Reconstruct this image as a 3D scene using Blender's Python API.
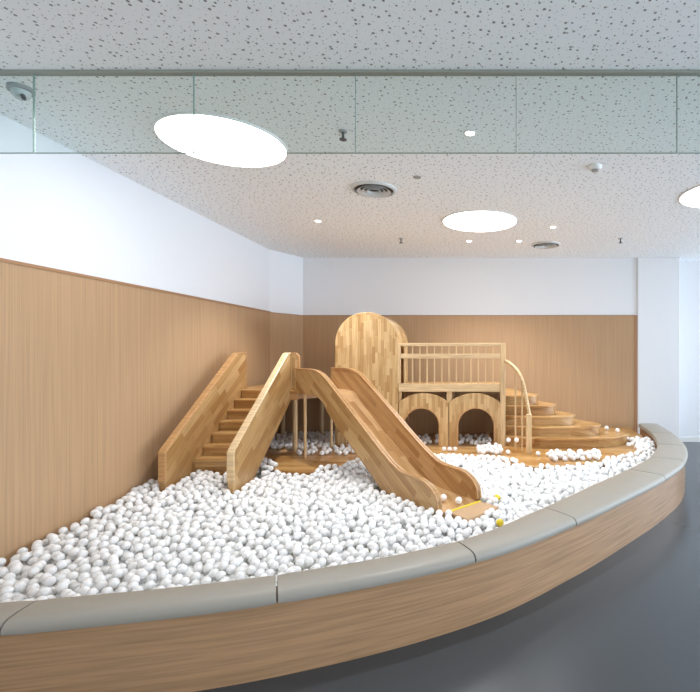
import bpy, bmesh, math, random
import numpy as np
from mathutils import Vector, Matrix

for o in list(bpy.data.objects):
    bpy.data.objects.remove(o, do_unlink=True)
scene = bpy.context.scene
COL = scene.collection
PI = math.pi
rng = random.Random(11)

# ------------------------------------------------------------------ camera
cam_d = bpy.data.cameras.new('camera')
cam = bpy.data.objects.new('camera', cam_d)
COL.objects.link(cam)
cam.location = (0, 0, 1.5)
cam.rotation_euler = (PI / 2, 0, 0)
cam_d.sensor_width = 36
cam_d.sensor_fit = 'HORIZONTAL'
cam_d.lens = 36 * 455 / 700
cam_d.shift_x = -(470 - 350) / 700
cam_d.shift_y = (351 - 346) / 700
cam_d.clip_start = 0.05
scene.camera = cam

# ------------------------------------------------------------------ world, exposure
world = bpy.data.worlds.new('world')
scene.world = world
world.use_nodes = True
wn = world.node_tree.nodes
wl = world.node_tree.links
# daylight of the glazed side of the hall (to the right, +X) over the softer light of the hall behind
w_tc = wn.new('ShaderNodeTexCoord')
w_dot = wn.new('ShaderNodeVectorMath'); w_dot.operation = 'DOT_PRODUCT'; w_dot.inputs[1].default_value = (.98, -.08, 0)
w_mr = wn.new('ShaderNodeMapRange'); w_mr.interpolation_type = 'SMOOTHSTEP'
w_mr.inputs['From Min'].default_value = .55; w_mr.inputs['From Max'].default_value = .95
w_mx = wn.new('ShaderNodeMix'); w_mx.data_type = 'RGBA'
w_mx.inputs[6].default_value = (1.42, 1.50, 1.55, 1)
w_mx.inputs[7].default_value = (5.2, 6.1, 7.2, 1)
wl.new(w_tc.outputs['Generated'], w_dot.inputs[0]); wl.new(w_dot.outputs['Value'], w_mr.inputs['Value'])
wl.new(w_mr.outputs[0], w_mx.inputs[0]); wl.new(w_mx.outputs[2], wn['Background'].inputs[0])
wn['Background'].inputs[1].default_value = 0.60
scene.view_settings.view_transform = 'Standard'
scene.view_settings.look = 'None'
scene.view_settings.gamma = 1
scene.view_settings.use_curve_mapping = False
scene.view_settings.exposure = 0.46
LAMP = 6.4          # diffuser strength of the big round ceiling lamps
SPOT = 86.0          # watts of each small downlight

# ------------------------------------------------------------------ materials
def lin(c):
    return tuple((v / 255 / 12.92) if v / 255 <= .04045 else ((v / 255 + .055) / 1.055) ** 2.4 for v in c) + (1,)

def new_mat(name, rgb=(200, 200, 200), rough=.5, spec=.5):
    m = bpy.data.materials.new(name)
    m.use_nodes = True
    b = m.node_tree.nodes['Principled BSDF']
    b.inputs['Base Color'].default_value = lin(rgb)
    b.inputs['Roughness'].default_value = rough
    b.inputs['Specular IOR Level'].default_value = spec
    return m, m.node_tree.nodes, m.node_tree.links, b

def dots(n, l, coord, vec):
    d = n.new('ShaderNodeVectorMath'); d.operation = 'DOT_PRODUCT'
    l.new(coord, d.inputs[0]); d.inputs[1].default_value = vec
    return d.outputs['Value']

def combine(n, l, x, y, z=None):
    c = n.new('ShaderNodeCombineXYZ')
    l.new(x, c.inputs[0]); l.new(y, c.inputs[1])
    if z is not None: l.new(z, c.inputs[2])
    return c.outputs[0]

def ramp(n, l, fac, stops):
    r = n.new('ShaderNodeValToRGB')
    e = r.color_ramp.elements
    while len(e) < len(stops): e.new(.5)
    for i, (p, c) in enumerate(stops):
        e[i].position = p; e[i].color = lin(c)
    l.new(fac, r.inputs[0])
    return r.outputs[0]

def mixrgb(n, l, mode, fac, a, b):
    m = n.new('ShaderNodeMix'); m.data_type = 'RGBA'; m.blend_type = mode
    if isinstance(fac, float): m.inputs[0].default_value = fac
    else: l.new(fac, m.inputs[0])
    for s, v in ((m.inputs[6], a), (m.inputs[7], b)):
        if isinstance(v, tuple): s.default_value = v
        else: l.new(v, s)
    return m.outputs[2]

def block_wood(name, du, dv, length=.21, width=.036, tone=(0, 0, 0), rough=.38):
    """finger jointed solid wood: staves along du, laid side by side along dv"""
    m, n, l, b = new_mat(name, rough=rough)
    tc = n.new('ShaderNodeTexCoord').outputs['Object']
    u = dots(n, l, tc, du); v = dots(n, l, tc, dv)
    br = n.new('ShaderNodeTexBrick')
    br.offset = .37; br.offset_frequency = 2; br.squash = 1
    br.inputs['Scale'].default_value = 1
    br.inputs['Mortar Size'].default_value = 0.0
    br.inputs['Brick Width'].default_value = length
    br.inputs['Row Height'].default_value = width
    br.inputs['Color1'].default_value = (0, 0, 0, 1)
    br.inputs['Color2'].default_value = (1, 1, 1, 1)
    fl = n.new('ShaderNodeMath'); fl.operation = 'DIVIDE'; fl.inputs[1].default_value = width; l.new(v, fl.inputs[0])
    f2 = n.new('ShaderNodeMath'); f2.operation = 'FLOOR'; l.new(fl.outputs[0], f2.inputs[0])
    wn_ = n.new('ShaderNodeTexWhiteNoise'); wn_.noise_dimensions = '1D'; l.new(f2.outputs[0], wn_.inputs['W'])
    ma = n.new('ShaderNodeMath'); ma.operation = 'MULTIPLY_ADD'; ma.inputs[1].default_value = length * 3
    l.new(wn_.outputs['Value'], ma.inputs[0]); l.new(u, ma.inputs[2])
    l.new(combine(n, l, ma.outputs[0], v), br.inputs['Vector'])
    t = tone
    col = ramp(n, l, br.outputs['Color'], [(0, (180 + t[0], 139 + t[1], 88 + t[2])), (.5, (204 + t[0], 168 + t[1], 116 + t[2])), (1, (218 + t[0], 185 + t[1], 136 + t[2]))])
    um = n.new('ShaderNodeMath'); um.operation = 'MULTIPLY'; um.inputs[1].default_value = 4; l.new(u, um.inputs[0])
    vm = n.new('ShaderNodeMath'); vm.operation = 'MULTIPLY'; vm.inputs[1].default_value = 90; l.new(v, vm.inputs[0])
    nz = n.new('ShaderNodeTexNoise'); nz.inputs['Scale'].default_value = 1; nz.inputs['Detail'].default_value = 3
    l.new(combine(n, l, um.outputs[0], vm.outputs[0], br.outputs['Color']), nz.inputs['Vector'])
    g = ramp(n, l, nz.outputs['Fac'], [(.3, (214, 204, 190)), (.62, (255, 255, 255))])
    l.new(mixrgb(n, l, 'MULTIPLY', .8, col, g), b.inputs['Base Color'])
    return m

def plain_wood(name, rgb, du, rough=.4):
    m, n, l, b = new_mat(name, rough=rough)
    tc = n.new('ShaderNodeTexCoord').outputs['Object']
    mp = n.new('ShaderNodeMapping')
    mp.inputs['Scale'].default_value = tuple(4 if abs(q) > .5 else 70 for q in du)
    l.new(tc, mp.inputs[0])
    nz = n.new('ShaderNodeTexNoise'); nz.inputs['Scale'].default_value = 1; nz.inputs['Detail'].default_value = 3
    l.new(mp.outputs[0], nz.inputs['Vector'])
    dark = tuple(int(q * .84) for q in rgb)
    l.new(ramp(n, l, nz.outputs['Fac'], [(.3, dark), (.65, rgb)]), b.inputs['Base Color'])
    return m

def lined_veneer(name, rgb, scale, rough=.55, amount=.86, spec=.35):
    m, n, l, b = new_mat(name, rough=rough, spec=spec)
    tc = n.new('ShaderNodeTexCoord').outputs['Object']
    mp = n.new('ShaderNodeMapping'); mp.inputs['Scale'].default_value = scale
    l.new(tc, mp.inputs[0])
    nz = n.new('ShaderNodeTexNoise'); nz.inputs['Scale'].default_value = 1; nz.inputs['Detail'].default_value = 4
    l.new(mp.outputs[0], nz.inputs['Vector'])
    dark = tuple(int(q * amount) for q in rgb)
    l.new(ramp(n, l, nz.outputs['Fac'], [(.3, dark), (.68, rgb)]), b.inputs['Base Color'])
    return m

M = {}
M['wall'] = new_mat('white_paint', (233, 235, 238), .7, .2)[0]
M['panel'] = lined_veneer('tan_lined_panel', (190, 154, 117), (95, 95, 1.1), .55, .91)
M['panel_trim'] = new_mat('tan_panel_trim', (164, 122, 86), .45)[0]
M['bench_wood'] = lined_veneer('bench_veneer', (188, 148, 110), (2.2, 2.2, 70), .22, .85, .55)
M['vinyl'] = None
M['wood_up'] = block_wood('staved_wood_upright', (0, 0, 1), (1, .93, 0))
M['wood_x'] = block_wood('staved_wood_level', (1, 0, 0), (0, 1, 1))
M['wood_y'] = block_wood('staved_wood_side', (0, 1, 0), (1, 0, 1))
M['wood_stair'] = block_wood('staved_wood_stair_side', (0, .82, .57), (.3, -.57, .82), .34, .07, (-8, -10, -10))
M['wood_slide'] = block_wood('staved_wood_slide', (.866, 0, -.5), (.5, .3, .866), .42, .06, (-6, -8, -8))
M['wood_inner'] = block_wood('slide_bed_wood', (.866, 0, -.5), (.5, 1, .866), .42, .06, (-10, -13, -10))
M['tread'] = block_wood('tread_wood', (1, 0, 0), (0, 1, 1), .4, .05, (-10, -16, -20), .3)
M['deck'] = block_wood('deck_wood', (1, 0, 0), (0, 1, .2), .45, .07, (-12, -20, -26), .28)
M['rail'] = plain_wood('pale_rail_wood', (230, 198, 152), (1, 0, 0))
M['rail_up'] = plain_wood('pale_post_wood', (228, 194, 146), (0, 0, 1))
M['edge'] = plain_wood('honey_edge_wood', (204, 156, 104), (1, 0, 0))
M['metal_grey'] = new_mat('grey_metal', (150, 153, 152), .45)[0]
M['channel'] = new_mat('olive_grey_metal', (146, 150, 140), .5)[0]
M['glass_edge'] = new_mat('green_glass_edge', (140, 164, 157), .2)[0]
M['dark'] = new_mat('dark_metal', (58, 58, 60), .5)[0]
M['white_plastic'] = new_mat('white_plastic', (235, 235, 233), .4)[0]
M['yellow'] = new_mat('yellow_tape', (232, 206, 40), .5)[0]
M['yellow_mat'] = new_mat('yellow_pit_mat', (226, 216, 150), .6)[0]
M['tan_mat'] = new_mat('tan_vinyl_mat', (190, 156, 118), .5)[0]
M['vent'] = new_mat('pale_vent_metal', (208, 212, 212), .4)[0]
M['frosted'] = new_mat('frosted_dome', (190, 198, 198), .2)[0]

def vinyl():
    m, n, l, b = new_mat('grey_vinyl', (160, 154, 143), .42, .45)
    tc = n.new('ShaderNodeTexCoord').outputs['Object']
    nz = n.new('ShaderNodeTexNoise'); nz.inputs['Scale'].default_value = 7; nz.inputs['Detail'].default_value = 3
    l.new(tc, nz.inputs['Vector'])
    bp = n.new('ShaderNodeBump'); bp.inputs['Strength'].default_value = .12; bp.inputs['Distance'].default_value = .02
    l.new(nz.outputs['Fac'], bp.inputs['Height']); l.new(bp.outputs[0], b.inputs['Normal'])
    return m
M['vinyl'] = vinyl()

def ball_mat():
    m, n, l, b = new_mat('white_ball_plastic', (247, 248, 247), .38, .4)
    b.inputs['Subsurface Weight'].default_value = 1.0
    b.inputs['Subsurface Radius'].default_value = (1, 1, 1)
    b.inputs['Subsurface Scale'].default_value = .06
    return m
M['ball'] = ball_mat()

def floor_mat():
    m, n, l, b = new_mat('grey_polished_floor', (69, 74, 78), .24, .5)
    return m
M['floor'] = floor_mat()

def ceiling_mat():
    m, n, l, b = new_mat('perforated_ceiling', (228, 228, 225), .8, .1)
    tc = n.new('ShaderNodeTexCoord').outputs['Object']
    col = lin((245, 249, 251))
    fac = None
    for sc, lo, hi, off in ((18.0, .075, .135, 0), (33.0, .03, .10, 3.7)):
        mp = n.new('ShaderNodeMapping'); mp.inputs['Location'].default_value = (off, off * .6, 0)
        l.new(tc, mp.inputs[0])
        v = n.new('ShaderNodeTexVoronoi'); v.voronoi_dimensions = '2D'; v.feature = 'F1'
        v.inputs['Scale'].default_value = sc; v.inputs['Randomness'].default_value = .95
        l.new(mp.outputs[0], v.inputs['Vector'])
        sep = n.new('ShaderNodeSeparateColor'); l.new(v.outputs['Color'], sep.inputs[0])
        mr = n.new('ShaderNodeMapRange'); mr.inputs['To Min'].default_value = lo; mr.inputs['To Max'].default_value = hi
        l.new(sep.outputs[0], mr.inputs['Value'])
        lt = n.new('ShaderNodeMath'); lt.operation = 'LESS_THAN'
        l.new(v.outputs['Distance'], lt.inputs[0]); l.new(mr.outputs[0], lt.inputs[1])
        if fac is None: fac = lt.outputs[0]
        else:
            mx = n.new('ShaderNodeMath'); mx.operation = 'MAXIMUM'
            l.new(fac, mx.inputs[0]); l.new(lt.outputs[0], mx.inputs[1]); fac = mx.outputs[0]
    l.new(mixrgb(n, l, 'MIX', fac, col, lin((140, 140, 140))), b.inputs['Base Color'])
    return m
M['ceiling'] = ceiling_mat()

def glass_mat():
    m = bpy.data.materials.new('greenish_glass'); m.use_nodes = True
    n, l = m.node_tree.nodes, m.node_tree.links
    n.clear()
    out = n.new('ShaderNodeOutputMaterial')
    tr = n.new('ShaderNodeBsdfTransparent'); tr.inputs[0].default_value = (.915, .955, .945, 1)
    gl = n.new('ShaderNodeBsdfGlossy'); gl.inputs['Roughness'].default_value = .02; gl.inputs[0].default_value = (.95, 1, .98, 1)
    ge = n.new('ShaderNodeNewGeometry')
    dt = n.new('ShaderNodeVectorMath'); dt.operation = 'DOT_PRODUCT'
    l.new(ge.outputs['Incoming'], dt.inputs[0]); l.new(ge.outputs['Normal'], dt.inputs[1])
    prev = dt.outputs['Value']
    for op, v, swap in (('ABSOLUTE', 0, 0), ('SUBTRACT', 1, 1), ('POWER', 5, 0), ('MULTIPLY', .95, 0), ('ADD', .04, 0)):
        q = n.new('ShaderNodeMath'); q.operation = op
        l.new(prev, q.inputs[1 if swap else 0])
        if op != 'ABSOLUTE': q.inputs[0 if swap else 1].default_value = v
        prev = q.outputs[0]
    mx = n.new('ShaderNodeMixShader')
    l.new(prev, mx.inputs[0]); l.new(tr.outputs[0], mx.inputs[1]); l.new(gl.outputs[0], mx.inputs[2])
    l.new(mx.outputs[0], out.inputs[0])
    return m
M['glass'] = glass_mat()

def emit(name, rgb, s):
    m = bpy.data.materials.new(name); m.use_nodes = True
    n, l = m.node_tree.nodes, m.node_tree.links
    n.clear()
    out = n.new('ShaderNodeOutputMaterial'); e = n.new('ShaderNodeEmission')
    e.inputs[0].default_value = rgb; e.inputs[1].default_value = s
    l.new(e.outputs[0], out.inputs[0])
    return m
M['lamp'] = emit('lamp_diffuser', (1, .985, .96, 1), LAMP)
M['bulb'] = emit('downlight_bulb', (1, .96, .9, 1), 30)

# ------------------------------------------------------------------ builders
def link(name, bm, mat, parent=None, smooth=False, bevel=0, seg=2, angle=40):
    bmesh.ops.recalc_face_normals(bm, faces=bm.faces)
    me = bpy.data.meshes.new(name)
    bm.to_mesh(me); bm.free()
    me.materials.append(mat)
    o = bpy.data.objects.new(name, me)
    COL.objects.link(o)
    if parent is not None: o.parent = parent
    if bevel:
        b = o.modifiers.new('bevel', 'BEVEL'); b.width = bevel; b.segments = seg
        b.limit_method = 'ANGLE'; b.angle_limit = math.radians(angle)
    if smooth:
        for p in me.polygons: p.use_smooth = True
        me.set_sharp_from_angle(angle=math.radians(42))
    return o

def thing(name, label, cat, loc=(0, 0, 0), rz=0, group=None):
    o = bpy.data.objects.new(name, None)
    o.empty_display_size = .1
    COL.objects.link(o)
    o.location = loc; o.rotation_euler = (0, 0, rz)
    return tag(o, label, cat, group)

def tag(o, label, cat, group=None, kind=None):
    o['label'] = label; o['category'] = cat
    if group: o['group'] = group
    if kind: o['kind'] = kind
    return o

def struct(o):
    o['kind'] = 'structure'
    return o

def box(bm, x0, x1, y0, y1, z0, z1):
    vs = [bm.verts.new((x, y, z)) for x in (x0, x1) for y in (y0, y1) for z in (z0, z1)]
    for f in ((0, 1, 3, 2), (4, 6, 7, 5), (0, 4, 5, 1), (2, 3, 7, 6), (0, 2, 6, 4), (1, 5, 7, 3)):
        bm.faces.new([vs[i] for i in f])
    return bm

def B(*a):
    return box(bmesh.new(), *a)

def prism(bm, pts, axis, a, b):
    def at(p, q):
        if axis == 'x': return (q, p[0], p[1])
        if axis == 'y': return (p[0], q, p[1])
        return (p[0], p[1], q)
    lo = [bm.verts.new(at(p, a)) for p in pts]
    hi = [bm.verts.new(at(p, b)) for p in pts]
    bm.faces.new(lo); bm.faces.new(hi[::-1])
    k = len(pts)
    for i in range(k):
        bm.faces.new([lo[i], lo[(i + 1) % k], hi[(i + 1) % k], hi[i]])
    return bm

def PR(pts, axis, a, b):
    return prism(bmesh.new(), pts, axis, a, b)

def tube(bm, path, r, sides=12, cap=True):
    path = [Vector(p) for p in path]
    rings = []
    for i, p in enumerate(path):
        d = (path[min(i + 1, len(path) - 1)] - path[max(i - 1, 0)]).normalized()
        up = Vector((0, 0, 1)) if abs(d.z) < .9 else Vector((1, 0, 0))
        s = d.cross(up).normalized(); t = s.cross(d)
        rr = r[i] if isinstance(r, (list, tuple)) else r
        rings.append([bm.verts.new(p + (s * math.cos(2 * PI * k / sides) + t * math.sin(2 * PI * k / sides)) * rr) for k in range(sides)])
    for a, b in zip(rings, rings[1:]):
        for k in range(sides):
            bm.faces.new([a[k], a[(k + 1) % sides], b[(k + 1) % sides], b[k]])
    if cap:
        bm.faces.new(rings[0]); bm.faces.new(rings[-1][::-1])
    return bm

def T(path, r, sides=12):
    return tube(bmesh.new(), path, r, sides)

def lathe(bm, prof, sides=32, c=(0, 0, 0)):
    """prof: list of (radius, z); r=0 makes a pole"""
    prev = None
    for r, z in prof:
        if r < 1e-6: ring = [bm.verts.new((c[0], c[1], c[2] + z))]
        else: ring = [bm.verts.new((c[0] + r * math.cos(2 * PI * k / sides), c[1] + r * math.sin(2 * PI * k / sides), c[2] + z)) for k in range(sides)]
        if prev:
            for k in range(sides):
                a0, a1 = prev[k % len(prev)], prev[(k + 1) % len(prev)]
                b0, b1 = ring[k % len(ring)], ring[(k + 1) % len(ring)]
                f = []
                for v in (a0, a1, b1, b0):
                    if v not in f: f.append(v)
                if len(f) > 2: bm.faces.new(f)
        prev = ring
    return bm

def LA(prof, sides=32, c=(0, 0, 0)):
    return lathe(bmesh.new(), prof, sides, c)

def arc(cx, cy, r, a0, a1, n):
    return [(cx + r * math.cos(math.radians(a0 + (a1 - a0) * i / n)), cy + r * math.sin(math.radians(a0 + (a1 - a0) * i / n))) for i in range(n + 1)]

def catmull(pts, n=12):
    out = []
    P = [np.array(p, float) for p in pts]
    for i in range(len(P) - 1):
        p0 = P[i - 1] if i else 2 * P[0] - P[1]
        p1, p2 = P[i], P[i + 1]
        p3 = P[i + 2] if i + 2 < len(P) else 2 * P[-1] - P[-2]
        for k in range(n):
            t = k / n
            out.append(tuple(.5 * (2 * p1 + (p2 - p0) * t + (2 * p0 - 5 * p1 + 4 * p2 - p3) * t * t + (3 * p1 - p0 - 3 * p2 + p3) * t ** 3)))
    out.append(tuple(P[-1]))
    return out

# ------------------------------------------------------------------ the setting
CEIL = 2.98
XL, YB, XR = -2.93, 7.22, 2.65
WAIN = 2.055
struct(link('floor', B(-2.93, 6.0, -3, 7.75, -.1, 0), M['floor']))
struct(link('ceiling', B(-3.1, 6.0, -3, 7.75, CEIL, CEIL + .12), M['ceiling']))
struct(link('wall_left', B(XL - .15, XL, -3, 6.64, 0, CEIL), M['wall']))
struct(link('wall_left_chamfer', PR([(XL - .15, 6.64), (XL, 6.64), (-2.65, YB), (-2.65, YB + .15), (XL - .15, YB + .15)], 'z', 0, CEIL), M['wall']))
struct(link('wall_back', B(-2.65, XR, YB, YB + .15, 0, CEIL), M['wall']))
struct(link('wall_right', B(XR, 3.32, YB - .03, 7.6, 0, CEIL), M['wall'], bevel=.01))
struct(link('wall_far', B(3.32, 6.0, 7.52, 7.7, 0, CEIL), M['wall']))
struct(link('baseboard_far', B(3.32, 6.0, 7.505, 7.52, 0, .08), M['white_plastic']))
# tan lined panelling on the lower walls, with its slim capping strip
t_ = .018
struct(link('trim_1', B(XL, XL + t_, -3, 6.64, 0, WAIN), M['panel']))
ch = [(XL + t_, 6.64), (-2.65, YB - t_), (-2.65, YB), (XL, 6.64)]
struct(link('trim_2', PR([(XL, 6.64), (XL + t_, 6.633), (-2.643, YB - t_), (-2.65, YB)], 'z', 0, WAIN), M['panel']))
struct(link('trim_3', B(-2.645, XR - .05, YB - t_, YB, 0, WAIN), M['panel']))
struct(link('trim_4', B(XL, XL + t_ + .008, -3, 6.63, WAIN, WAIN + .022), M['panel_trim']))
struct(link('trim_5', PR([(XL, 6.63), (XL + t_ + .008, 6.63), (-2.64, YB - t_ - .006), (-2.65, YB)], 'z', WAIN, WAIN + .012), M['panel_trim']))
struct(link('trim_6', B(-2.64, XR, YB - t_ - .006, YB, WAIN, WAIN + .012), M['panel_trim']))
struct(link('trim_7', B(XR - .05, XR - .002, YB - t_ - .006, YB, 0, WAIN), M['panel_trim']))

# ------------------------------------------------------------------ curved bench round the pit
PAIRS = [((-2.91, 1.90), (-2.91, 1.70)), ((-1.92, 2.03), (-1.90, 1.84)), ((-.96, 2.255), (-.88, 2.075)),
         ((-.08, 2.65), (.03, 2.475)), ((.52, 3.22), (.70, 3.0)), ((1.05, 3.80), (1.28, 3.56)),
         ((1.47, 4.25), (1.73, 4.03)), ((1.87, 4.74), (2.16, 4.58)), ((2.22, 5.40), (2.51, 5.28)),
         ((2.45, 6.15), (2.73, 6.08)), ((2.56, 6.92), (2.86, 6.92))]
NS = 14
INN = catmull([p[0] for p in PAIRS], NS)
OUT = catmull([p[1] for p in PAIRS], NS)
ZB, ZT = .345, .40

def offset_mix(i, f):
    a, b = INN[i], OUT[i]
    return (a[0] + (b[0] - a[0]) * f, a[1] + (b[1] - a[1]) * f)

def loft(sections):
    bm = bmesh.new()
    rings = [[bm.verts.new(p) for p in s] for s in sections]
    k = len(rings[0])
    for a, b in zip(rings, rings[1:]):
        for j in range(k):
            bm.faces.new([a[j], a[(j + 1) % k], b[(j + 1) % k], b[j]])
    bm.faces.new(rings[0]); bm.faces.new(rings[-1][::-1])
    return bm

secs = []
for i in range(len(INN)):
    w = math.dist(INN[i], OUT[i])
    a, b = offset_mix(i, .02 / w), offset_mix(i, 1 - .022 / w)
    secs.append([(a[0], a[1], .0), (b[0], b[1], .0), (b[0], b[1], ZB), (a[0], a[1], ZB)])
base = link('curved_bench', loft(secs), M['bench_wood'])
tag(base, 'long curved tan wood veneer bench walling in the ball pit', 'bench')
for p in base.data.polygons: p.use_smooth = False

CUSH = [(0, 1, 'grey vinyl bench cushion at the far left end beside the tan wall'),
        (1, 2, 'grey vinyl bench cushion along the nearest lower left side of the pit'),
        (2, 3, 'grey vinyl bench cushion second from the left seam, below the slide'),
        (3, 4, 'grey vinyl bench cushion in front of the slide exit mat'),
        (4, 6, 'long grey vinyl bench cushion on the right, before the curve turns back'),
        (6, 7, 'grey vinyl bench cushion where the bench turns sharply on the right'),
        (7, 8, 'short grey bench cushion on the outermost right bend beside dark floor'),
        (8, 9, 'short grey bench cushion second from the white pillar'),
        (9, 10, 'grey bench cushion ending at the white pillar')]
for k0, k1, lab in CUSH:
    secs = []
    idx = list(range(k0 * NS, k1 * NS + 1))
    for j, i in enumerate(idx):
        a, b = INN[i], OUT[i]
        w = math.dist(a, b)
        end = (j == 0 or j == len(idx) - 1)
        sh = .003 if end else 0
        # keep a hairline seam between neighbours
        q = idx[1] if j == 0 else idx[-2]
        def pt(f, z):
            p = (a[0] + (b[0] - a[0]) * f, a[1] + (b[1] - a[1]) * f)
            if end:
                pq = (INN[q][0] + (OUT[q][0] - INN[q][0]) * f, INN[q][1] + (OUT[q][1] - INN[q][1]) * f)
                L = math.dist(p, pq)
                p = (p[0] + (pq[0] - p[0]) * .004 / L, p[1] + (pq[1] - p[1]) * .004 / L)
            return (p[0], p[1], z)
        e = sh
        prof = [(0, ZB + e), (1, ZB + e), (1 + .004 / w, ZB + .012), (1, ZT - .022 - e), (1 - .012 / w, ZT - .008 - e), (1 - .032 / w, ZT - e), (.5, ZT + .003 - e), (.022 / w, ZT - e), (.006 / w, ZT - .006 - e), (0, ZT - .018 - e)]
        secs.append([pt(f, z) for f, z in prof])
    c = link('bench_cushion', loft(secs), M['vinyl'], smooth=True)
    tag(c, lab, 'cushion', 'grey cushions on the curved bench')

# ------------------------------------------------------------------ ceiling: glass baffle, lamps, fittings
YG = 2.405
tr = link('ceiling_channel', B(-2.91, 6.0, YG - .012, YG + .022, CEIL - .014, CEIL), M['channel'])
tag(tr, 'slim grey metal channel on the ceiling holding the hanging glass panes', 'channel')
GL = ['glass baffle pane at the far left above the white wall', 'second hanging glass pane from the left, by the round lamp edge',
      'third hanging glass pane from the left, over the large oval lamp', 'fourth hanging glass pane from the left, in the middle',
      'fifth hanging glass pane, right of the middle', 'rightmost hanging glass pane, cut by the photo edge', 'hanging glass pane beyond the right side']
seams = [-2.91, -2.306, -1.459, -.603, .248, 1.099, 1.95, 2.81]
for k in range(7):
    x0, x1 = seams[k] + .002, seams[k + 1] - .002
    g = link('glass_pane', B(x0, x1, YG, YG + .01, 2.547, CEIL - .012), M['glass'])
    tag(g, GL[k], 'glass pane', 'hanging glass baffle panes')
    link('polished_edge', B(x1 - .003, x1, YG, YG + .01, 2.551, CEIL - .014), M['glass_edge'], g)
    link('polished_edge', B(x0, x1, YG, YG + .01, 2.547, 2.5495), M['glass_edge'], g)

def ceiling_lamp(x, y, r, lab):
    t = thing('ceiling_lamp', lab, 'ceiling lamp', (x, y, CEIL), 0, 'large round ceiling lamps')
    link('diffuser', LA([(0, -.006), (r - .012, -.006), (r - .012, -.002), (0, -.002)], 64), M['lamp'], t)
    link('rim', LA([(r - .012, 0), (r - .012, -.010), (r, -.010), (r + .002, 0)], 64), M['white_plastic'], t)
ceiling_lamp(-1.745, 3.235, .42, 'large round glowing ceiling lamp nearest the camera, partly behind glass')
ceiling_lamp(.112, 5.20, .43, 'round glowing ceiling lamp over the slide, near the back wall')
ceiling_lamp(2.425, 4.26, .43, 'round glowing ceiling lamp cut off by the right photo edge')

def at_ceil(px, py, z=CEIL):
    y = (z - 1.5) * 455 / (351 - py)
    return ((px - 470) / 455 * y, y)

def downlight(px, py, lab, f=1.0):
    x, y = at_ceil(px, py)
    t = thing('downlight', lab, 'downlight', (x, y, CEIL), 0, 'small recessed downlights')
    link('bezel', LA([(.030, 0), (.030, -.004), (.045, -.004), (.047, 0)], 24), M['white_plastic'], t)
    link('bulb', LA([(0, -.003), (.029, -.003), (.029, -.001), (0, -.001)], 20), M['bulb'], t)
    ld = bpy.data.lights.new('downlight_beam', 'SPOT')
    ld.energy = SPOT * f; ld.spot_size = math.radians(110); ld.spot_blend = .7; ld.shadow_soft_size = .03
    ld.color = (.985, .985, 1)
    lo = bpy.data.objects.new('downlight_beam', ld); COL.objects.link(lo)
    lo.parent = t; lo.location = (0, 0, -.012)
downlight(318, 221, 'small bright downlight near the left corner, alone left of the vent', 1.5)
downlight(470, 133, 'bright downlight glaring through the hanging glass')
downlight(469, 241, 'small downlight below the round lamp, leftmost of the back three', .75)
downlight(519, 241, 'small downlight just left of the small back ceiling vent', .75)
downlight(553, 227, 'small downlight above the small back ceiling vent', .75)

def vent(px, py, r, lab):
    x, y = at_ceil(px, py)
    t = thing('ceiling_vent', lab, 'vent', (x, y, CEIL), 0, 'round ceiling vents')
    vm = M['vent']
    link('outer_ring', LA([(r * .86, 0), (r * .88, -.02), (r, -.012), (r * 1.02, 0)], 40), vm, t, smooth=True)
    link('throat', LA([(0, -.001), (r * .87, -.001), (r * .87, -.0004), (0, -.0004)], 40), M['dark'], t)
    for f in (.72, .52, .32):
        link('cone_ring', LA([(r * f * .82, -.006), (r * f, -.028), (r * f * 1.04, -.028), (r * f * .86, -.005)], 40), vm, t, smooth=True)
vent(374, 189, .205, 'round grey ring ceiling vent left of the middle lamp')
vent(546, 244.5, .20, 'small round grey ceiling vent near the back wall')

def sprinkler(px, py, lab):
    x, y = at_ceil(px, py)
    t = thing('sprinkler', lab, 'sprinkler', (x, y, CEIL), 0, 'ceiling sprinkler heads')
    link('escutcheon', LA([(0, 0), (.03, 0), (.026, -.008), (0, -.010)], 20), M['metal_grey'], t)
    link('stem', T([(0, 0, -.008), (0, 0, -.055)], .008, 10), M['dark'], t)
    link('deflector', LA([(0, -.055), (.024, -.055), (.024, -.06), (0, -.06)], 16), M['dark'], t)
sprinkler(343, 131, 'dark sprinkler head hanging behind the glass beside the large lamp')
sprinkler(401, 238.5, 'small dark sprinkler head in front of the back wall, below the left vent')
sprinkler(620.5, 238.5, 'small dark sprinkler head at the back right near the pillar')

def detector(px, py, r, lab):
    x, y = at_ceil(px, py)
    t = thing('smoke_detector', lab, 'smoke detector', (x, y, CEIL), 0)
    link('body', LA([(r, 0), (r, -.012), (r * .8, -.03), (0, -.034)], 28), M['white_plastic'], t, smooth=True)
    link('sensor_cap', LA([(r * .5, -.030), (r * .48, -.042), (0, -.044)], 20), M['metal_grey'], t, smooth=True)
detector(595, 166, .055, 'small pale smoke detector on the ceiling right of the lamps')
x, y = at_ceil(417, 177)
tag(link('blank_plate', LA([(0, 0), (.035, 0), (.033, -.006), (0, -.007)], 20, (x, y, CEIL)), M['metal_grey']), 'tiny flat grey cover plate on the ceiling right of the vent', 'cover plate')
x, y = at_ceil(21, 88)
t = thing('dome_camera', 'small frosted security camera dome behind the leftmost glass pane', 'camera', (x, y, CEIL))
link('mount', LA([(0, 0), (.06, 0), (.06, -.02), (0, -.02)], 28), M['metal_grey'], t)
link('dome', LA([(.045, -.02), (.042, -.04), (.027, -.058), (0, -.064)], 28), M['frosted'], t, smooth=True)
link('lens_barrel', T([(.03, -.02, -.055), (.065, -.05, -.085)], .011, 10), M['dark'], t)

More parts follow.
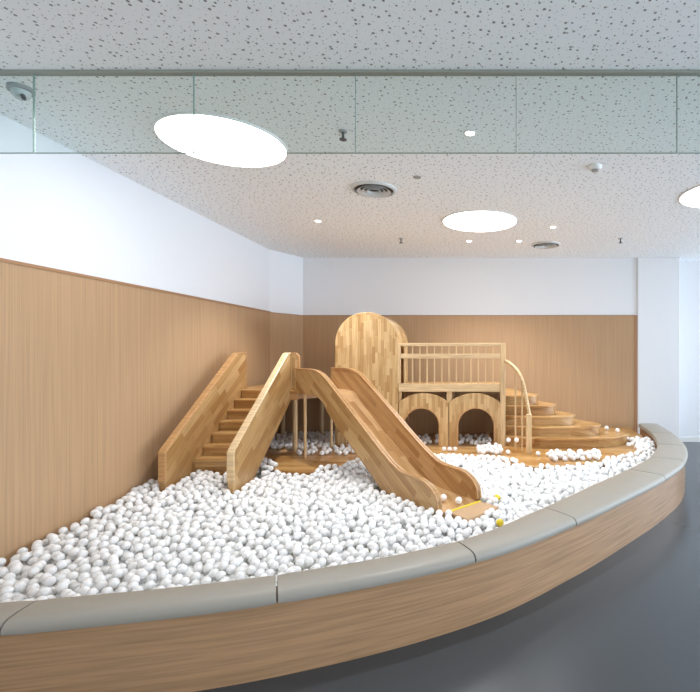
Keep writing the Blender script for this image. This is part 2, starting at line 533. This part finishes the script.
# ------------------------------------------------------------------ pit floor and base deck
PITZ, DZ, UP = .08, .30, 1.05
inner_poly = [(XL + .02, 1.93)] + [(p[0], p[1]) for p in INN if p[0] > XL + .03] + [(2.58, 7.19), (XL + .3, 7.19), (XL + .02, 6.7)]
struct(link('pit_floor', PR([(p[0], p[1] + .02) for p in inner_poly], 'z', 0.0, PITZ), M['yellow_mat']))

left_bump = catmull([(-2.80, 5.05), (-2.35, 4.98), (-2.0, 4.64), (-1.68, 4.52), (-1.38, 4.66), (-1.05, 4.98)], 8)
right_bump = catmull([(.25, 4.98), (.66, 4.74), (1.05, 4.78), (1.6, 4.97), (2.0, 5.27), (2.20, 5.62), (2.32, 6.0), (2.45, 6.5)], 8)
DECK = left_bump + [(-.6, 5.05), (-.2, 5.06)] + right_bump + [(2.5, 7.15), (-2.55, 7.15), (-2.80, 6.75)]
dk = thing('base_deck', 'honey wood base deck with rounded front under the whole play structure', 'deck', (0, 0, PITZ))
link('deck_board', PR(DECK, 'z', DZ - PITZ - .03, DZ - PITZ), M['deck'], dk, bevel=.008)
cxm, cym = -.3, 6.0
SK = [(p[0] + (cxm - p[0]) * .012, p[1] + (cym - p[1]) * .03) for p in DECK]
link('skirt', PR(SK, 'z', 0, DZ - PITZ - .03), M['edge'], dk)

# ------------------------------------------------------------------ straight staircase on the left
st = thing('play_staircase', 'straight wooden play staircase with solid side panels along the left wall', 'staircase', (-2.4, 4.0, PITZ))
ox, oy, oz = -2.4, 4.0, PITZ
side = [(3.98, PITZ), (3.98, .60), (4.0, .625), (5.20, 1.455), (5.24, 1.465), (5.44, 1.465), (5.44, .93), (5.30, .93), (4.25, .20), (4.25, PITZ)]
def loc(pts): return [(a - oy, b - oz) for a, b in pts]
for x0, x1 in ((-2.725, -2.665), (-2.125, -2.065)):
    side_ = side if x0 < -2.5 else [(min(p[0], 5.24) if p[0] > 5.3 else (5.16, 5.2, 5.15)[0 if abs(p[0] - 5.2) < .01 else 1 if abs(p[0] - 5.24) < .01 else 2] if p[0] > 5.1 else p[0], p[1] - (.08 if p[1] == .93 and abs(p[0] - 5.3) < .01 else 0)) for p in side]
    sp = link('side_panel', PR(loc(side_), 'x', x0 - ox, x1 - ox), M['wood_stair'], st, bevel=.012, seg=3)
    cap = [(3.974, .35), (3.974, .612), (4.0, .641), (5.197, 1.470), (5.24, 1.481), (5.446, 1.481), (5.446, 1.463), (5.242, 1.463), (5.206, 1.452), (4.006, .622), (3.994, .60), (3.994, .35)]
    if x0 > -2.5: cap = [(5.246 if a > 5.4 else a - .04 if a > 5.1 else a, b) for a, b in cap]
    xc = (x0 + x1) / 2 - ox
    link('edge_cap', PR(loc(cap), 'x', xc - .034, xc + .034), M['edge' if x0 < -2.5 else 'rail'], sp, bevel=.008)
zk = [.456 + (UP - .456) / 6 * k for k in range(7)]
for k in range(7):
    y0 = 4.40 + .15 * k
    z0 = zk[k] - .10 if k else PITZ
    tr_ = link('tread', B(-2.665 - ox, -2.125 - ox, y0 - .018 - oy, y0 + .165 - oy if k < 6 else 5.5 - oy, zk[k] - .026 - oz, zk[k] - oz), M['tread'], st, bevel=.007)
    link('riser', B(-2.663 - ox, -2.127 - ox, y0 - oy, y0 + .02 - oy, z0 - oz, zk[k] - .026 - oz), M['tread'], tr_)

# ------------------------------------------------------------------ landing platform between stairs, slide and tower
pf = thing('landing_platform', 'raised wooden landing platform on posts between the stairs and the slide', 'platform', (-2.1, 5.8, DZ))
def lp(pts): return [(a + 2.1, b - 5.8) for a, b in pts]
plat = [(-2.76, 5.52), (-2.06, 5.52), (-2.06, 5.26), (-2.135, 5.26), (-2.135, 5.245), (-2.11, 5.215), (-1.99, 5.215), (-1.965, 5.235), (-2.0, 5.285), (-1.715, 5.57), (-1.72, 6.55), (-2.76, 6.55)]
link('platform_board', PR(lp(plat), 'z', UP - .035 - DZ, UP - DZ), M['deck'], pf, bevel=.008)
pl2 = [(a + (-2.2 - a) * .03, b + (6 - b) * .02) for a, b in plat]
link('apron', PR(lp(pl2), 'z', UP - .115 - DZ, UP - .035 - DZ), M['edge'], pf, bevel=.008)
rx0, rx1, ry = -2.125, -1.985, 5.25
cor = [(rx1 - .05 + .05 * math.sin(a), 1.415 + .05 * math.cos(a)) for a in [i * PI / 12 for i in range(7)]]
cor2 = [(rx1 - .05 + .064 * math.sin(a), 1.415 + .066 * math.cos(a)) for a in [i * PI / 12 for i in range(7)]]
rp = link('rail_panel', PR([(a + 2.1, b - DZ) for a, b in [(rx0, UP), (rx0, 1.465)] + cor + [(rx1, UP)]], 'y', ry - 5.8, ry + .035 - 5.8), M['wood_up'], pf, bevel=.006)
link('edge_cap', PR([(a + 2.1, b - DZ) for a, b in [(rx0, 1.463), (rx0, 1.481)] + cor2 + [(rx1 + .014, 1.10), (rx1 - .002, 1.10)] + [(a - .002, b - .002) for a, b in cor[::-1]]], 'y', ry - .004 - 5.8, ry + .039 - 5.8), M['edge'], rp)
link('rear_panel', B(-2.76 + 2.1, -1.72 + 2.1, 6.55 - 5.8, 6.58 - 5.8, 0, UP - .12 - DZ), M['panel'], pf)  # added backing that shuts out light, so the space under the platform goes dark
link('side_panel', B(-2.79 + 2.1, -2.76 + 2.1, 5.52 - 5.8, 6.58 - 5.8, 0, UP - DZ), M['panel'], pf)  # added closing panel, blocks light from the left under the platform
for x, y in ((-2.095, 5.45), (-2.65, 6.45), (-1.80, 6.45), (-2.10, 6.45)):
    link('post', T([(x + 2.1, y - 5.8, 0), (x + 2.1, y - 5.8, UP - .115 - DZ)], .029, 18), M['rail_up'], pf, smooth=True)

# ------------------------------------------------------------------ slide, running diagonally down to the right
SX, SY = -2.015, 5.30
sl = thing('slide', 'wooden slide with tall curved side panels running down into the balls', 'slide', (SX, SY, 0), -PI / 4)
# local: x along the run, y across (away from the camera), z up
topc = catmull([(.045, 1.30), (.25, 1.303), (.43, 1.300), (.60, 1.277), (.76, 1.215), (1.0, 1.075), (1.35, .872), (1.7, .665), (1.93, .542), (2.08, .490), (2.22, .480), (2.36, .470), (2.46, .433), (2.53, .36), (2.545, .27)], 6)
botc = catmull([(2.50, .17), (2.1, .15), (1.85, .22), (1.6, .375), (.86, .815), (.72, .93), (.60, .995), (.48, 1.012), (.045, 1.012)], 6)
bedt = catmull([(0, UP), (.45, UP), (.62, 1.025), (.82, .885), (1.6, .425), (1.85, .312), (2.08, .262), (2.54, .25)], 6)
bed = bedt + [(a, b - .03) for a, b in reversed(bedt)]
for y0, y1, mt in ((-.035, 0.0, 'wood_slide'), (.40, .435, 'wood_inner')):
    s_ = link('side_panel', PR(topc + botc, 'y', y0, y1), M[mt], sl, bevel=.008)
    capp = topc + [(a - (.012 if a > 2.2 else .006), b - .016) if a < 2.5 else (a - .016, b) for a, b in reversed(topc)]
    link('edge_cap', PR(capp[:len(topc)] + capp[len(topc):], 'y', y0 - .006, y1 + .006), M['edge'], s_)
link('slide_bed', PR(bed, 'y', 0.0, .40), M['wood_inner'], sl)
link('support_pole', T([(.25, -.018, DZ), (.25, -.018, 1.013)], .0165, 12), M['rail_up'], sl, smooth=True)
link('support_pole', T([(.03, .418, DZ), (.03, .418, 1.013)], .0165, 12), M['rail_up'], sl, smooth=True)

mt = thing('exit_mat', 'tan vinyl exit mat lying at the foot of the slide', 'mat', (SX, SY, 0), -PI / 4)
link('pad', PR([(2.56, .225), (2.56, .255), (2.66, .262), (2.78, .258), (2.785, .24), (2.785, .22)], 'y', .04, .40), M['tan_mat'], mt, bevel=.008)
link('tape_strip', B(2.562, 2.583, .05, .40, .254, .2615), M['yellow'], mt)

# ------------------------------------------------------------------ round topped tower
YF = 5.69
tw = thing('play_tower', 'tall round topped wooden play tower panel hut behind the slide', 'tower', (-1.294, YF, DZ))
def tl(pts): return [(a + 1.294, b - DZ) for a, b in pts]
R_, XC = .394, -1.294
SPR = 1.594
outl = [(-1.688, DZ)] + [(p[0], p[1]) for p in arc(XC, SPR, R_, 180, 0, 36)] + [(-.90, DZ), (-1.05, DZ)] + arc(-1.30, .72, .25, 0, 180, 16) + [(-1.55, DZ)]
link('front_panel', PR(tl(outl), 'y', 0, .04), M['wood_up'], tw, bevel=.006)
link('rear_panel', PR(tl([(-1.688, DZ)] + arc(XC, SPR, R_, 180, 0, 36) + [(-.90, DZ)]), 'y', .86, .90), M['wood_up'], tw, bevel=.006)
ri = R_ - .025
roof = arc(XC, SPR, R_ - .008, 180, 0, 36) + arc(XC, SPR, ri, 0, 180, 36)
link('barrel_roof', PR(tl(roof), 'y', .04, .86), M['wood_y'], tw)
door = [(.04, DZ), (.04, SPR), (.86, SPR), (.86, DZ), (.72, DZ), (.72, 1.32)] + arc(.45, 1.32, .27, 0, 180, 16)[1:] + [(.18, DZ)]
link('side_panel', PR([(a, b - DZ) for a, b in door], 'x', -.908 - XC - .03, -.908 - XC), M['wood_up'], tw)
link('side_panel', PR([(a, b - DZ) for a, b in door], 'x', -1.68 - XC, -1.65 - XC), M['wood_up'], tw)
link('tower_floor', B(-1.65 - XC, -.94 - XC, .04, .86, UP - .04 - DZ, UP - DZ), M['deck'], tw)

# ------------------------------------------------------------------ bridge with balustrade over two arches
br = thing('play_bridge', 'raised wooden play bridge with balustrade above two small arches', 'bridge', (-.23, YF, DZ))
def bx(x0, x1, y0, y1, z0, z1): return B(x0 + .23, x1 + .23, y0 - YF, y1 - YF, z0 - DZ, z1 - DZ)
link('bridge_deck', bx(-.895, .44, YF + .03, 6.62, UP - .05, UP), M['deck'], br)
RT = 1.60
for yy in (YF,):
    f = link('fascia', bx(-.895, .378, yy, yy + .03, .99, 1.09), M['rail'], br, bevel=.004)
    link('post', bx(-.908, -.868, yy - .004, yy + .036, 1.09, RT), M['rail_up'], br, bevel=.004)
    link('post', bx(.378, .444, yy - .004, yy + .036, DZ, RT), M['rail_up'], br, bevel=.004)
    link('top_rail', bx(-.868, .378, yy - .004, yy + .036, RT - .04, RT), M['rail'], br, bevel=.004)
    link('middle_rail', bx(-.868, .378, yy - .002, yy + .03, 1.405, 1.465), M['rail'], br, bevel=.004)
    for k in range(13):
        x = -.815 + (.378 - -.815) * (k + .02) / 13
        link('baluster', bx(x - .0075, x + .0075, yy + .006, yy + .024, 1.085, RT - .038), M['rail_up'], br)
link('rear_panel', bx(-.895, .44, 6.62, 6.65, DZ, UP), M['panel'], br)  # added backing behind the arches; lets light in only through the openings
link('post', bx(-.294, -.225, YF + .03, YF + .075, DZ, 1.0), M['rail_up'], br, bevel=.004)
link('post', bx(-.895, -.86, YF + .03, YF + .075, DZ, 1.0), M['rail_up'], br, bevel=.004)
link('post', bx(-.294, -.225, 6.55, 6.6, DZ, 1.0), M['rail_up'], br, bevel=.004)
def arch(x0, x1, oc, orad):
    xm = (x0 + x1) / 2; hw = (x1 - x0) / 2
    zt, ze = .972, .855
    rise = zt - ze
    Rr = (hw * hw + rise * rise) / (2 * rise)
    a = math.degrees(math.asin(hw / Rr))
    top = [(xm + Rr * math.sin(math.radians(q)), zt - Rr + Rr * math.cos(math.radians(q))) for q in np.linspace(-a, a, 25)]
    op = arc(oc, .785 - orad, orad, 0, 180, 28)
    p = [(x0, DZ)] + top + [(x1, DZ), (oc + orad, DZ)] + op + [(oc - orad, DZ)]
    s = link('arch_panel', PR([(q + .23, z - DZ) for q, z in p], 'y', -.004, .034), M['wood_up'], br, bevel=.005)
    lip = [(oc + orad + .012, DZ)] + arc(oc, .785 - orad, orad + .012, 0, 180, 28) + [(oc - orad - .012, DZ), (oc - orad + .004, DZ)] + arc(oc, .785 - orad, orad - .004, 180, 0, 28) + [(oc + orad - .004, DZ)]
    link('arch_trim', PR([(q + .23, z - DZ) for q, z in lip], 'y', -.009, .038), M['edge'], s)
arch(-.890, -.272, -.607, .220)
arch(-.262, .378, .075, .226)

# ------------------------------------------------------------------ curved staircase on the right
cs = thing('curved_staircase', 'fan shaped wooden staircase with curved handrail descending right of the bridge', 'staircase', (.45, 6.2, DZ))
FR = [  # left x, y ; belly ; corner ; back
    [(.446, 5.74), (.75, 5.62), (1.1, 5.57), (1.5, 5.60), (1.8, 5.68), (2.02, 5.83), (2.07, 5.95), (2.00, 6.14), (1.86, 6.40), (1.5, 6.85), (1.3, 7.1)],
    [(.446, 5.80), (.75, 5.70), (1.05, 5.67), (1.35, 5.69), (1.56, 5.75), (1.68, 5.86), (1.70, 5.96), (1.62, 6.12), (1.42, 6.42), (1.1, 6.85), (1.0, 7.1)],
    [(.446, 5.82), (.70, 5.76), (.95, 5.74), (1.15, 5.76), (1.28, 5.81), (1.36, 5.90), (1.375, 5.98), (1.30, 6.12), (1.1, 6.45), (.9, 6.85), (.85, 7.1)],
    [(.446, 5.85), (.65, 5.81), (.85, 5.79), (.98, 5.81), (1.07, 5.86), (1.12, 5.94), (1.13, 6.01), (1.07, 6.14), (.92, 6.45), (.8, 6.85), (.75, 7.1)],
    [(.446, 5.88), (.60, 5.85), (.72, 5.84), (.80, 5.86), (.86, 5.91), (.89, 5.98), (.90, 6.05), (.85, 6.17), (.74, 6.45), (.68, 6.85), (.66, 7.1)]]
rise = (UP - DZ) / 6
for k, fr in enumerate(FR):
    c = catmull(fr, 6)
    poly = c + [(.446, 7.1)]
    z1 = DZ + rise * (k + 1); z0 = DZ + rise * k
    tp = [(a - .45, b - 6.2) for a, b in poly]
    cen = (.3, .6)
    rs = [(a + (cen[0] - a) * .02, b + .03) if b < .85 else (a + (cen[0] - a) * .02, b) for a, b in tp]
    s = link('tread', PR(tp, 'z', z1 - .028 - DZ, z1 - DZ), M['tread'], cs, bevel=.006)
    link('riser', PR(rs, 'z', z0 - DZ, z1 - .028 - DZ), M['tread'], s)
hr = catmull([(.446, 5.70, 1.375), (.50, 5.62, 1.34), (.575, 5.53, 1.26), (.63, 5.46, 1.14), (.665, 5.41, .97), (.70, 5.325, .735)], 8)
link('handrail', T([(a - .45, b - 6.2, c - DZ) for a, b, c in hr], .020, 12), M['rail'], cs, smooth=True)
link('newel_post', B(.655 - .45, .72 - .45, 5.30 - 6.2, 5.345 - 6.2, 0, .76 - DZ), M['rail_up'], cs, bevel=.005)
for x, y, zt, zb in ((.555, 5.555, 1.27, .0), (.625, 5.465, 1.14, .0)):
    link('baluster', B(x - .46, x - .44, y - .01 - 6.2, y + .01 - 6.2, zb, zt - DZ), M['rail_up'], cs)

# ------------------------------------------------------------------ the balls
RB = .0275
DB = 2 * RB
inner_arr = np.array(inner_poly)
def inside(poly, x, y):
    c = False; j = len(poly) - 1
    for i in range(len(poly)):
        xi, yi = poly[i]; xj, yj = poly[j]
        if (yi > y) != (yj > y) and x < (xj - xi) * (y - yi) / (yj - yi) + xi: c = not c
        j = i
    return c
def seg_dist(poly, x, y, closed=True):
    p = np.array(poly); q = np.roll(p, -1, 0)
    if not closed: p, q = p[:-1], q[:-1]
    d = q - p; L = (d * d).sum(1) + 1e-12
    t = np.clip(((x - p[:, 0]) * d[:, 0] + (y - p[:, 1]) * d[:, 1]) / L, 0, 1)
    return math.sqrt((((p + d * t[:, None]) - (x, y)) ** 2).sum(1).min())

def slide_local(x, y):
    dx, dy = x - SX, y - SY
    return (dx - dy) * .70711, (dx + dy) * .70711

# raster the floor height and the target ball surface on a fine grid so that lookups are cheap
GX0, GY0, GS = -2.95, 1.9, .02
NX, NY = int(5.7 / GS), int(5.4 / GS)
FLOOR = np.full((NX, NY), -1.0)      # -1 = no ball centre may be here
SURF = np.zeros((NX, NY))
POSTS = [(-2.095, 5.45, .03), (-1.85, 5.11, .018), (-1.70, 5.57, .018), (-2.10, 6.45, .03), (-2.65, 6.45, .03), (-1.80, 6.45, .03), (.68, 5.32, .033), (.555, 5.555, .014), (.625, 5.465, .014)]
RECTS = [(-1.69, -1.54, 5.68, 5.74), (-1.06, -.85, 5.68, 5.74), (-.40, -.14, 5.68, 5.78), (-.90, -.82, 5.68, 5.78), (.30, .45, 5.68, 5.74), (-1.69, -.90, 6.53, 6.62), (-.30, -.22, 6.54, 6.64), (.37, .45, 6.59, 6.64), (-.93, -.90, 5.69, 5.88), (-.94, -.90, 6.40, 6.62), (-1.69, -1.64, 5.69, 5.88), (-1.69, -1.64, 6.40, 6.62)]
inn_line = [p for p in INN]
step1 = catmull(FR[0], 6) + [(.446, 7.1)]
HOLES = []
for i in range(NX):
    x = GX0 + i * GS
    for j in range(NY):
        y = GY0 + j * GS
        if x < XL + .018 + RB or x > 2.75 or y > YB - .02 - RB: continue
        if x < -2.55 and (x + 2.93) * .5 - (y - 6.64) * .28 < .07 and y > 6.3: continue
        if not inside(inner_poly, x, y): continue
        if y < 6.95 and seg_dist(inn_line, x, y, False) < RB + .004: continue
        if -2.80 < x < -2.03 and 4.36 < y < 4.66 or -2.80 < x < -2.63 and 4.36 < y < 5.5: continue
        if 3.94 < y < 4.4 and (-2.73 - RB < x < -2.66 + RB or -2.132 - RB < x < -2.058 + RB): continue
        if any(abs(x - px) < pr + RB and (x - px) ** 2 + (y - py) ** 2 < (pr + RB) ** 2 for px, py, pr in POSTS): continue
        if any(a - RB < x < b + RB and c - RB < y < d + RB for a, b, c, d in RECTS): continue
        t, n = slide_local(x, y)
        if 1.62 < t < 2.58 and -.035 - RB < n < .435 + RB: continue
        if 2.5 < t < 2.79 and .04 - RB < n < .40 + RB: continue
        onstep = inside(step1, x, y)
        if onstep or (y > 5.5 and seg_dist(step1, x, y) < RB + .004): continue
        ind = inside(DECK, x, y)
        FLOOR[i, j] = DZ if ind else PITZ
        h = .235 + .075 * min(1, max(0, (y - 2.7) / 1.5)) + .018 * math.sin(2.3 * x + 1) * math.sin(2.9 * y)
        tt, nn = slide_local(x, y)
        if 1.3 < tt < 3.0 and -.45 < nn < .75: h = max(h, .305 - .25 * max(0, -nn - .2) - .2 * max(0, nn - .55) - .2 * max(0, tt - 2.7))
        if x < -1.9: h += .055 * min(1, (-1.9 - x) / .5) * min(1, max(-.3, (y - 2.95) / .9))
        if x > 1.5 and y > 6.1 or y > 6.6: h = 0
        if ind:
            h = 0
            dd = seg_dist(DECK[:len(left_bump) + 2 + len(right_bump)], x, y, False)
            if dd < .05 and (x > -1.25 or x < -2.0) and not .5 < x < 1.5 and not x > 2.0: h = DZ + DB + .004
        else:
            dd = seg_dist(DECK, x, y)
            if dd < .30 and h > 0: h = max(h, DZ + (.045 if x < .3 or x > 1.4 else .025) * (1 - dd / .30) + .02) if x > -1.5 or x < -2.0 else min(h, DZ + .012)
        if any((x - a) ** 2 + (y - b) ** 2 < (c + RB) ** 2 for a, b, c in HOLES): h = 0
        SURF[i, j] = h
# loose drifts of balls lying on the deck
def drift(x0, x1, y0, y1, h, dens):
    for i in range(NX):
        for j in range(NY):
            x, y = GX0 + i * GS, GY0 + j * GS
            if x0 < x < x1 and y0 < y < y1 and FLOOR[i, j] >= DZ and rng.random() < dens:
                SURF[i, j] = max(SURF[i, j], DZ + h)
drift(.88, 1.44, 4.95, 5.20, .10, .5)
drift(1.98, 2.3, 5.35, 5.75, .065, .2)
drift(2.1, 2.5, 5.45, 6.1, .08, .5)
drift(.10, .36, 5.25, 5.62, .085, .45)
drift(-.14, .29, 5.75, 6.35, .06, .07)
drift(-.80, -.36, 5.75, 6.35, .06, .06)
drift(-2.55, -1.10, 5.50, 6.6, .065, .17)
drift(-2.0, -1.25, 5.2, 5.5, .065, .12)
drift(-2.75, -2.3, 5.6, 7.0, .065, .16)

cells = {}
balls = []
def rest(x, y):
    i, j = int((x - GX0) / GS + .5), int((y - GY0) / GS + .5)
    if not (0 <= i < NX and 0 <= j < NY) or FLOOR[i, j] < 0: return None
    z = FLOOR[i, j] + RB
    s = SURF[i, j]
    ci, cj = int(x // DB), int(y // DB)
    for a in (ci - 1, ci, ci + 1):
        for b in (cj - 1, cj, cj + 1):
            for bx_, by_, bz_ in cells.get((a, b), ()):
                d2 = (bx_ - x) ** 2 + (by_ - y) ** 2
                if d2 < DB * DB:
                    zz = bz_ + math.sqrt(DB * DB - d2)
                    if zz > z: z = zz
    # a deck ledge right next to a pit ball
    for du, dv in ((-1, 0), (1, 0), (0, 1), (0, -1)):
        p, q = i + du, j + dv
        if 0 <= p < NX and 0 <= q < NY and FLOOR[p, q] > FLOOR[i, j] and z < DZ + RB: z = DZ + RB + .001
    return z, s
def put(x, y, z):
    cells.setdefault((int(x // DB), int(y // DB)), []).append((x, y, z))
    balls.append((x, y, z))

# single loose balls that the photograph shows one by one
def deck_pt(px, py, z):
    y = (1.5 - z) * 455 / (py - 351)
    return ((px - 470) / 455 * y, y, z)
LOOSE = []
for px, py, zz, lab in [
        (508.5, 440, DZ + rise, 'white ball on the lowest stair left of the newel post, left one of two'),
        (516.5, 440, DZ + rise, 'white ball on the lowest stair left of the newel post, right one of two'),
        (508, 452, DZ, 'white ball on the deck at the foot of the bridge corner post'),
        (538, 453.5, DZ, 'white ball on the deck just right of the newel post'),
        (550.5, 453, DZ, 'white ball on the deck left of the small ball drift'),
        (631, 455.5, DZ, 'single white ball on the deck below the right end of the lowest stair'),
        (444, 449, DZ, 'white ball at the arch post, left one of a row of three'),
        (449.5, 449, DZ, 'white ball at the arch post, middle one of a row of three'),
        (455, 449, DZ, 'white ball at the arch post, right one of a row of three')]:
    x, y, z = deck_pt(px, py, zz + RB)
    LOOSE.append((x, y, z, lab))
LOOSE.append((1.86, 6.20, DZ + rise + RB, 'white ball at the back of the lowest stair, left one of two'))
LOOSE.append((1.95, 6.02, DZ + rise + RB, 'white ball on the right end of the lowest stair, right one of two'))
for px, py, lab in ((443, 490, 'white ball on the slide bed against the far side panel'), (461, 500, 'white ball at the bottom of the slide by the yellow tape')):
    t = 2.36 if px < 450 else 2.49
    n = .18 if px < 450 else .23
    LOOSE.append((SX + .70711 * (t + n), SY + .70711 * (n - t), .258 + RB + (.004 if px < 450 else 0), lab))
YELLOW = [(.227, 3.80, .275, 'yellow ball half buried in white balls right of the slide exit'), (.215, 3.28, .262, 'yellow ball half buried between the exit mat and the grey bench')]
for x, y, z, lab in LOOSE + YELLOW: cells.setdefault((int(x // DB), int(y // DB)), []).append((x, y, z))

ok = np.argwhere((FLOOR >= 0) & (SURF > 0))
fails = 0
while fails < 6000 and len(balls) < 26000:
    best = None
    for _ in range(16):
        i, j = ok[rng.randrange(len(ok))]
        x = GX0 + (i + rng.random() - .5) * GS; y = GY0 + (j + rng.random() - .5) * GS
        r = rest(x, y)
        if r is None: continue
        z, s = r
        if z + RB > s: continue
        if best is None or z < best[2]: best = (x, y, z)
    if best is None: fails += 1
    else: put(*best); fails = max(0, fails - 3)
NB = len(balls)
print('balls', NB)

# which of them show largest: splat them into a coarse depth buffer
A = np.array(balls)
W, H = 700, 692
zbuf = np.full((H, W), 1e9); idb = np.full((H, W), -1, int)
lineI = np.array(INN)
order = np.argsort(A[:, 1])
for b in order:
    x, y, z = A[b]
    cx_, cy_ = 470 + 455 * x / y, 351 - 455 * (z - 1.5) / y
    rad = 455 * RB / y
    x0, x1 = max(0, int(cx_ - rad)), min(W - 1, int(cx_ + rad) + 1)
    y0, y1 = max(0, int(cy_ - rad)), min(H - 1, int(cy_ + rad) + 1)
    if x0 > x1 or y0 > y1: continue
    f = (1.5 - .40) / (1.5 - z)
    yy = np.interp(x * f, lineI[:, 0], lineI[:, 1])
    if y * f < yy: continue          # hidden by the bench
    gx, gy = np.meshgrid(np.arange(x0, x1 + 1), np.arange(y0, y1 + 1))
    m = ((gx - cx_) ** 2 + (gy - cy_) ** 2 <= rad * rad) & (zbuf[y0:y1 + 1, x0:x1 + 1] > y)
    zbuf[y0:y1 + 1, x0:x1 + 1][m] = y; idb[y0:y1 + 1, x0:x1 + 1][m] = b
cnt = np.bincount(idb[idb >= 0], minlength=NB)
big = set(np.argsort(-cnt)[:286].tolist())

def ico(sub):
    bm = bmesh.new(); bmesh.ops.create_icosphere(bm, subdivisions=sub, radius=RB)
    bm.verts.ensure_lookup_table()
    v = np.array([p.co[:] for p in bm.verts]); f = np.array([[q.index for q in p.verts] for p in bm.faces])
    bm.free()
    return v, f
v3, f3 = ico(3); v2, f2 = ico(2)

me = bpy.data.meshes.new('play_ball')
me.from_pydata(v3.tolist(), [], f3.tolist())
me.polygons.foreach_set('use_smooth', [True] * len(f3))
me.materials.append(M['ball'])
proto = bpy.data.objects.new('play_ball', me)
first = True
def place_ball(x, y, z, lab, grp):
    global first
    o = proto if first else proto.copy()
    first = False
    COL.objects.link(o); o.location = (x, y, z)
    o.rotation_euler = (rng.random() * 6, rng.random() * 6, rng.random() * 6)
    o['label'] = lab; o['category'] = 'ball'; o['group'] = grp
for b in sorted(big):
    place_ball(*balls[b], 'white plastic ball in the nearest rows of the ball pit behind the grey bench', 'nearest balls in the ball pit')
for x, y, z, lab in LOOSE:
    place_ball(x, y, z, lab, 'loose balls outside the heap')

ym = me.copy(); ym.materials.clear(); ym.materials.append(M['yellow'])
for x, y, z, lab in YELLOW:
    o = bpy.data.objects.new('yellow_ball', ym); COL.objects.link(o); o.location = (x, y, z)
    tag(o, lab, 'ball')
V, F, off = [], [], 0
for b in range(NB):
    if b in big: continue
    vv, ff = (v3, f3) if cnt[b] > 12 else (v2, f2)
    V.append(vv + A[b]); F.append(ff + off); off += len(vv)
V = np.concatenate(V); F = np.concatenate(F)
ms = bpy.data.meshes.new('ball_heap')
ms.vertices.add(len(V)); ms.vertices.foreach_set('co', V.astype(np.float32).ravel())
ms.loops.add(F.size); ms.loops.foreach_set('vertex_index', F.astype(np.int32).ravel())
ms.polygons.add(len(F)); ms.polygons.foreach_set('loop_start', np.arange(0, F.size, 3, dtype=np.int32))
ms.update(calc_edges=True)
ms.polygons.foreach_set('use_smooth', np.ones(len(F), bool))
ms.materials.append(M['ball'])
hp = bpy.data.objects.new('ball_heap', ms); COL.objects.link(hp)
tag(hp, 'heap of white plastic balls filling the pit around the slide and deck', 'balls', None, 'stuff')
